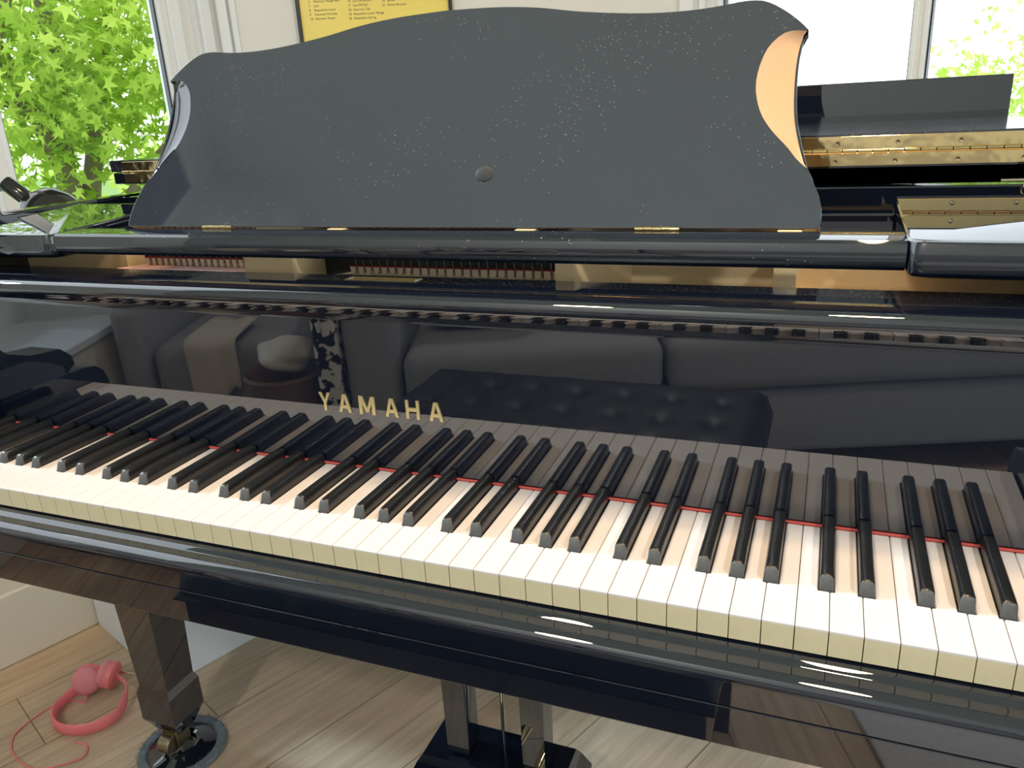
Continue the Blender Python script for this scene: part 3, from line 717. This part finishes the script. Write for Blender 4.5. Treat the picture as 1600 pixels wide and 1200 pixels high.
def cup(c, n, r):
    c = V(*c); qq = V(*n).normalized().to_track_quat('Z', 'Y').to_matrix().to_4x4()
    b_ = NB(); lathe(b_, [(0, -.016), (r * .75, -.015), (r, -.010), (r * 1.02, -.002), (r * .9, .002), (0, .002)], c=c, M=qq, n=32); o = obj('ear_cup', b_, M['pink'], hp, smooth=True, angle=50)
    b_ = NB(); lathe(b_, [(r * .93, .001), (r, .006), (r * .95, .014), (r * .7, .019), (0, .0205)], c=c, M=qq, n=32); obj('ear_pad', b_, M['pinkpad'], o, smooth=True, angle=60)
cup((-.303, .378, -H + .0330), (.45, -.85, .30), .0290)
cup((-.271, .403, -H + .0330), (-.85, -.30, .25), .0280)
for a_, b_, c_ in (((-.308, .362, -H + .018), (-.318, .372, -H + .026), (-.306, .384, -H + .033)), ((-.195, .370, -H + .022), (-.215, .392, -H + .032), (-.254, .404, -H + .036))):
    bm = NB()
    for dz in (-.004, .004): tube(bm, spline([(a_[0], a_[1], a_[2] + dz), (b_[0], b_[1], b_[2] + dz), (c_[0], c_[1], c_[2] + dz)], 5), .0017, n=8)
    tube(bm, [(a_[0], a_[1], a_[2] - .004), (a_[0], a_[1], a_[2] + .004)], .0017, n=8); obj('slider', bm, M['pink'], hp, smooth=True)
bm = NB(); zc = -H + .0018
cable = spline([(-.300, .365, -H + .012), (-.290, .350, zc), (-.315, .345, zc), (-.345, .320, zc), (-.352, .275, zc), (-.345, .235, zc), (-.310, .205, zc), (-.255, .190, zc), (-.215, .196, zc), (-.170, .235, zc + .001), (-.185, .262, zc), (-.215, .262, zc)], 8)
tube(bm, cable, .0014, n=8); obj('cable', bm, M['pink'], hp, smooth=True)
bm = NB(); tube(bm, [(-.262, .418, -H + .030), (-.248, .4205, -H + .030)], .0030, n=12); tube(bm, [(-.248, .4205, -H + .030), (-.239, .4215, -H + .030), (-.238, .4215, -H + .030), (-.228, .423, -H + .030)], [.0017, .0017, .0012, .0017], n=12); obj('jack_plug', bm, M['jack'], hp, smooth=True)

# ================================================================== FURNITURE BEHIND THE CAMERA (seen mirrored in the fallboard)
F0 = V(0, -.92, 0)                                            # front top edge of the sofa, along R
Mf = Matrix(((R.x, -U.x, 0, F0.x), (R.y, -U.y, 0, F0.y), (0, 0, 1, 0), (0, 0, 0, 1)))   # x along, y away from piano
sofa = empty('sofa', tuple(Mf @ V(.8, .4, -H)), 'long grey woven fabric sofa against the wall facing the piano', 'sofa')
bm = NB(); box(bm, -.10, 2.16, .02, .84, -H + .10, -.425, bev=.02, seg=3, M=Mf); obj('base', bm, M['sofa'], sofa, smooth=True)
for a, b in ((.0, .70), (.71, 1.98)):
    bm = NB(); box(bm, a, b, -.01, .62, -.423, -.265, bev=.045, seg=5, M=Mf); obj('seat_cushion', bm, M['sofa'], sofa, smooth=True)
for a, b in ((.0, .70), (.71, 1.98)):
    bm = NB(); box(bm, a, b, .60, .80, -.30, .16, bev=.05, seg=4, M=Mf); obj('back_cushion', bm, M['sofa'], sofa, smooth=True)
for a, b in ((-.16, -.01), (1.99, 2.19)):
    bm = NB(); box(bm, a, b, .01, .82, -H + .10, -.13, bev=.04, seg=4, M=Mf); obj('armrest', bm, M['sofa'], sofa, smooth=True)
for a, y in ((-.05, .08), (2.08, .08), (-.05, .76), (2.08, .76)):
    bm = NB(); box(bm, a - .02, a + .02, y - .02, y + .02, -H, -H + .11, M=Mf); obj('leg', bm, M['leather'], sofa)
bm = NB(); box(bm, .06, .40, .16, .30, -.258, .02, bev=.05, seg=4, M=Mf @ Matrix.Translation((0, 0, 0))); tag(obj('patterned_pillow', bm, M['cow'], smooth=True), 'black and white patched pillow at the left end of the grey sofa', 'pillow')
bm = NB(); box(bm, -.235, -.168, .0, .52, -H + .03, -.10, bev=.022, seg=3, M=Mf); tag(obj('patterned_throw', bm, M['cow'], smooth=True), 'black and white patched throw hanging over the left sofa arm', 'throw')
bm = NB(); box(bm, .50, .78, .20, .42, -.262, -.235, bev=.003, M=Mf); bk = obj('book', bm, [M['book']]); tag(bk, 'maroon book lying on the grey sofa seat', 'book')
bm = NB(); box(bm, .504, .782, .197, .416, -.259, -.239, M=Mf); obj('pages', bm, M['paper'], bk)
# basket with towels
bask = empty('laundry_basket', tuple(Mf @ V(-.36, .12, -H)), 'brown wicker basket on the floor beside the grey sofa', 'basket')
bc = Mf @ V(-.36, .12, -H)
bm = NB(); lathe(bm, [(0, .0), (.085, .0), (.10, .15), (.108, .37), (.113, .38), (.108, .39), (.098, .37), (.09, .15), (.075, .02), (0, .02)], c=bc, n=36); obj('body', bm, M['wicker'], bask, smooth=True)
def blob(name, c, sx, sy, sz, mat, label, cat, seed, grp=None):
    b_ = NB(); bmesh.ops.create_icosphere(b_, subdivisions=4, radius=1); r = random.Random(seed)
    ph = [(r.uniform(2, 6), r.uniform(0, 6)) for _ in range(6)]
    for v in b_.verts:
        n = v.co.copy(); w = 1 + .10 * math.sin(ph[0][0] * n.x + ph[0][1]) + .08 * math.sin(ph[1][0] * n.y * 1.5 + ph[1][1]) + .07 * math.sin(ph[2][0] * 2 * (n.z + n.x) + ph[2][1])
        v.co = V(c[0] + n.x * sx * w, c[1] + n.y * sy * w, c[2] + n.z * sz * w)
    return tag(obj(name, b_, mat, smooth=True, angle=80), label, cat, grp)
blob('towel', (bc.x + .01, bc.y, -H + .438), .085, .08, .045, M['towel'], 'off-white towel heaped on top of the wicker basket', 'towel', 4)
bm = NB(); cl = []
for i in range(15):
    row = []
    for j in range(17):
        u_, v_ = i / 14, j / 16
        row.append(bm.verts.new(Mf @ V(-.70 + u_ * .16, .30 - .24 * 0 + .20 * (1 - min(1, v_ * 3)) - .045 * min(1, v_ * 3) + .008 * math.sin(u_ * 17) * v_, -.276 + .006 * math.sin(u_ * 9) - max(0, v_ - .3) * (.26 + .04 * math.sin(u_ * 5)))))
    cl.append(row)
for A, B in zip(cl, cl[1:]):
    for k in range(16): bm.faces.new((A[k], A[k + 1], B[k + 1], B[k]))
bm.normal_update()
tw = obj('towel', bm, M['towel'], smooth=True, angle=90); tag(tw, 'white towel draped over the front edge of the grey armchair seat', 'towel')
sm = tw.modifiers.new('t', 'SOLIDIFY'); sm.thickness = .008
ac = empty('armchair', tuple(Mf @ V(-.60, .60, -H)), 'grey upholstered armchair in the corner behind the wicker basket', 'armchair')
for nm, q, bv_ in (('seat', (-.84, -.36, .30, .84, -H + .12, -.30), .05), ('backrest', (-.84, -.36, .78, .90, -.32, .10), .05), ('armrest', (-.93, -.845, .28, .88, -H + .10, -.17), .035), ('armrest', (-.355, -.27, .28, .88, -H + .10, -.17), .035)):
    bm = NB(); box(bm, *q, bev=bv_, seg=4, M=Mf); obj(nm, bm, M['sofa'], ac, smooth=True)
for a, y in ((-.80, .34), (-.40, .34), (-.80, .80), (-.40, .80)):
    bm = NB(); box(bm, a - .018, a + .018, y - .018, y + .018, -H, -H + .13, M=Mf); obj('leg', bm, M['leather'], ac)
# socket and cord on the wall
Mb = wallM(P0 + R * 5.2, -70)
def bx(p): return (P0 + R * 5.2 - p)
bm = NB(); sp_ = [Mf @ V(x, y, z) for x, y, z in ((-1.12, .90, -.40), (-1.07, .86, -.39), (-1.0, .84, -.45), (-.97, .85, -.60), (-.96, .86, -H + .01))]
tube(bm, spline([tuple(p) for p in sp_], 6), .006, n=8); tag(obj('power_cord', bm, M['cord'], smooth=True), 'black power cord running from the wall down to the floor', 'cord')
# tufted bench in front of the keyboard
bench = empty('piano_bench', (.57, -.53, -H), 'black tufted leather piano bench in front of the keyboard', 'bench')
bm = NB(); gx, gy = 56, 36; gr = []
for i in range(gx + 1):
    row = []
    for j in range(gy + 1):
        x = .18 + .78 * i / gx; y = -.78 + .51 * j / gy
        e = min(i, gx - i) / gx * .78; e2 = min(j, gy - j) / gy * .51; ed = min(1, min(e, e2) / .035)
        tx = math.cos((x - .18) / .0975 * math.pi) ** 2; ty = math.cos((y + .78) / .102 * math.pi) ** 2
        z = -.275 + .045 * math.sqrt(max(0, 1 - (1 - ed) ** 2)) - .012 * (tx * ty) ** 3
        row.append(bm.verts.new(V(x, y, z)))
    gr.append(row)
for A, B in zip(gr, gr[1:]):
    for k in range(gy): bm.faces.new((A[k], B[k], B[k + 1], A[k + 1]))
bb = [bm.verts.new(V(x, y, -.285)) for x, y in ((.18, -.78), (.96, -.78), (.96, -.27), (.18, -.27))]
bm.faces.new(bb[::-1])
bm.faces.new([gr[i][0] for i in range(gx, -1, -1)] + [bb[0], bb[1]]); bm.faces.new([gr[i][gy] for i in range(gx + 1)] + [bb[2], bb[3]])
bm.faces.new([gr[0][j] for j in range(gy + 1)] + [bb[3], bb[0]]); bm.faces.new([gr[gx][j] for j in range(gy, -1, -1)] + [bb[1], bb[2]])
obj('cushion', bm, M['leather'], bench, smooth=True, angle=60)
bm = NB(); box(bm, .19, .95, -.77, -.28, -.38, -.286, bev=.003); obj('frame', bm, M['clean'], bench)
for x in (.22, .92):
    for y in (-.74, -.31):
        bm = NB(); loft(bm, [(-.38, x - .025, x + .025, y - .025, y + .025), (-H, x - .016, x + .016, y - .016, y + .016)]); obj('leg', bm, M['clean'], bench)
bm = NB(); box(bm, 1.05, 2.3, -.16, .02, -H, -H + .014, bev=.005, M=Mf); box(bm, 1.05, 2.3, -.75, -.161, -H, -H + .014, bev=.005, M=Mf); tag(obj('rug', bm, M['rug']), 'pale grey shaggy rug on the floor in front of the sofa', 'rug')

# ================================================================== CEILING LAMPS
for k, (lx_, ly_, lab) in enumerate(((.35, .15, 'round warm ceiling lamp above the left half of the keyboard'), (1.15, .35, 'round warm ceiling lamp above the right end of the keyboard'), (.5, -2.0, 'round neutral ceiling lamp added above the sofa to lift its reflection'), (2.3, -.6, 'round neutral ceiling lamp added at the right side of the room as fill'))):
    en_, col_ = (12.5, (1, .66, .35)) if k < 2 else (24, (1, .93, .86))  # last two are unseen lamps, added as neutral fill to lift the reflections
    t = empty('ceiling_lamp', (lx_, ly_, CZ - .03), lab, 'ceiling lamp', None)
    bm = NB(); lathe(bm, [(.095, 0), (.115, -.004), (.120, .03), (0, .03), (0, .026), (.095, .024), (.095, 0)], c=(lx_, ly_, CZ - .03), n=40); obj('rim', bm, M['trim'], t, smooth=True)
    bm = NB(); lathe(bm, [(0, .004), (.094, .004), (.094, .008), (0, .008)], c=(lx_, ly_, CZ - .03), n=40); obj('diffuser', bm, M['lampglow'], t)
    ld = bpy.data.lights.new('lamp_light', 'AREA'); ld.shape = 'DISK'; ld.size = .19; ld.energy = en_; ld.color = col_
    lo_ = bpy.data.objects.new('lamp_light', ld); C.objects.link(lo_); lo_.location = (lx_, ly_, CZ - .034 + H)

# ================================================================== OUTDOORS
bm = NB(); box(bm, -60, 60, -60, 60, -3.2, -3.1); gr_ = struct('ground', bm, M['grass'])
STAR = []
for k in range(5):
    a = math.radians(90 + (k - 2) * 62); L_ = (.62, .88, 1.0, .88, .62)[k]
    am = a - math.radians(31)
    STAR.append((.36 * math.cos(am), .36 * math.sin(am))); STAR.append((L_ * .62 * math.cos(a - .22), L_ * .62 * math.sin(a - .22))); STAR.append((L_ * math.cos(a), L_ * math.sin(a))); STAR.append((L_ * .62 * math.cos(a + .22), L_ * .62 * math.sin(a + .22)))
STAR.append((-.3, -.22)); STAR.append((0, -.12)); STAR.append((.3, -.22))
def foliage(n, centers, size, seed, mat, name, parent):
    r = random.Random(seed); vs = []; fs = []
    for _ in range(n):
        c, rad = r.choice(centers)
        while True:
            d = V(r.uniform(-1, 1), r.uniform(-1, 1), r.uniform(-1, 1))
            if d.length < 1: break
        p = V(c[0] + d.x * rad[0], c[1] + d.y * rad[1], c[2] + d.z * rad[2])
        nrm = V(r.gauss(0, .7), r.gauss(0, .7), r.uniform(.1, 1.2)).normalized()
        t = nrm.cross(V(r.uniform(-1, 1), r.uniform(-1, 1), r.uniform(-1, 1))).normalized(); b_ = nrm.cross(t)
        s = size * r.uniform(.6, 1.2); k0 = len(vs)
        for x, y in STAR: vs.append(p + t * x * s + b_ * y * s + nrm * (.12 * s * (1 - abs(x))))
        fs.append(tuple(range(k0, k0 + len(STAR))))
    me = bpy.data.meshes.new(name); ctr = WL[parent.name] - V(0, 0, H)
    me.from_pydata([tuple(v - ctr) for v in vs], [], fs); me.materials.append(mat)
    o = bpy.data.objects.new(name, me); C.objects.link(o); o.parent = parent; WL[o.name] = WL[parent.name]
    return o
def tree(name, base, top, r0, branches, centers, n, size, seed, mat, label):
    t = empty(name, base, label, 'tree')
    bm = NB(); b = V(*base); tp = V(*top)
    pts = [b + (tp - b) * (k / 6) + V(math.sin(k * 1.7 + seed) * .06, math.cos(k * 1.3 + seed) * .06, 0) * (k > 0) for k in range(7)]
    tube(bm, pts, [r0 * (1 - .1 * k) for k in range(7)], n=10)
    for s, e, rr_ in branches:
        s = V(*s); e = V(*e); mid = (s + e) / 2 + V(0, 0, .08); tube(bm, spline([tuple(s), tuple(mid), tuple(e)], 4), [rr_ * (1 - .07 * k) for k in range(9)], n=8)
    obj('trunk', bm, M['bark'], t, smooth=True)
    foliage(n, centers, size, seed, mat, 'foliage', t)
    return t
def far(u_deg, dist, z): a = math.radians(u_deg); return (1.04 + dist * math.sin(a), -.53 + dist * math.cos(a), z)
tree('maple_tree', far(-48, 5.2, -3.1), far(-50, 5.0, 1.6), .09,
     [(far(-49, 5.1, -.2), far(-55, 4.6, 1.5), .05), (far(-49, 5.1, .0), far(-44, 4.7, 1.3), .05), (far(-49, 5.1, -.3), far(-42, 4.4, .4), .04), (far(-50, 5, .4), far(-57, 4.8, .6), .035), (far(-53, 4.5, .6), far(-46, 4.3, 1.5), .025)],
     [(far(-52, 4.6, .75), (.75, .75, .55)), (far(-46, 4.7, .9), (.75, .75, .5)), (far(-49, 5.2, 1.4), (1.2, 1.1, .6)), (far(-44, 5.0, .5), (.7, .7, .5)), (far(-55, 5, .45), (.8, .8, .6))], 6200, .06, 11, M['leaf'], 'green maple tree close outside the left bay window')
tree('maple_tree', far(-58, 7.5, -3.1), far(-58, 7.4, 1.2), .12, [(far(-58, 7.4, -.2), far(-52, 7.0, 1.4), .05)],
     [(far(-56, 7.2, -.3), (1.6, 1.4, .9)), (far(-48, 7.6, -.4), (1.5, 1.4, .8)), (far(-52, 8, .9), (1.8, 1.4, 1.1)), (far(-42, 7.6, .3), (1.2, 1.2, 1.2))], 1900, .085, 23, M['leaf2'], 'pale green maple tree behind the nearer maple, outside the left window')
tree('leafy_tree', far(13, 9, -3.1), far(13, 9, 1.0), .10, [(far(13, 9, -.5), far(10, 8.6, .8), .03)],
     [(far(7.5, 9, .05), (.75, .8, .5)), (far(12, 9, .3), (1.3, .8, .9)), (far(15, 9, -.4), (1.2, .8, .8)), (far(9, 9.2, -.6), (1.0, .6, .5))], 2600, .07, 31, M['leaf2'], 'pale leafy tree seen through the right window')

# ================================================================== LIGHT
w = bpy.data.worlds.new('World'); bpy.context.scene.world = w; w.use_nodes = True
nt = w.node_tree; bg = nt.nodes['Background']; bg.inputs['Color'].default_value = (.86, .94, 1, 1); bg.inputs['Strength'].default_value = 2.3
sun = bpy.data.lights.new('sun', 'SUN'); sun.energy = 2.5; sun.angle = math.radians(8); sun.color = (.62, .84, 1)
so = bpy.data.objects.new('sun', sun); C.objects.link(so)
so.rotation_euler = V(math.cos(math.radians(33)), -.03, -math.sin(math.radians(33))).to_track_quat('-Z', 'Y').to_euler()

# ================================================================== CAMERA
cam = bpy.data.cameras.new('camera'); co = bpy.data.objects.new('camera', cam); C.objects.link(co)
co.location = (1.0394, -.5275, .3691 + H); co.rotation_euler = (1.2355, .0519, .3713); cam.sensor_width = 36; cam.lens = 1238.2 / 1600 * 36; cam.clip_start = .02; cam.clip_end = 200
sc = bpy.context.scene; sc.camera = co
sc.view_settings.view_transform = 'Standard'; sc.view_settings.look = 'None'; sc.view_settings.exposure = .1; sc.view_settings.gamma = 1; sc.view_settings.use_curve_mapping = False
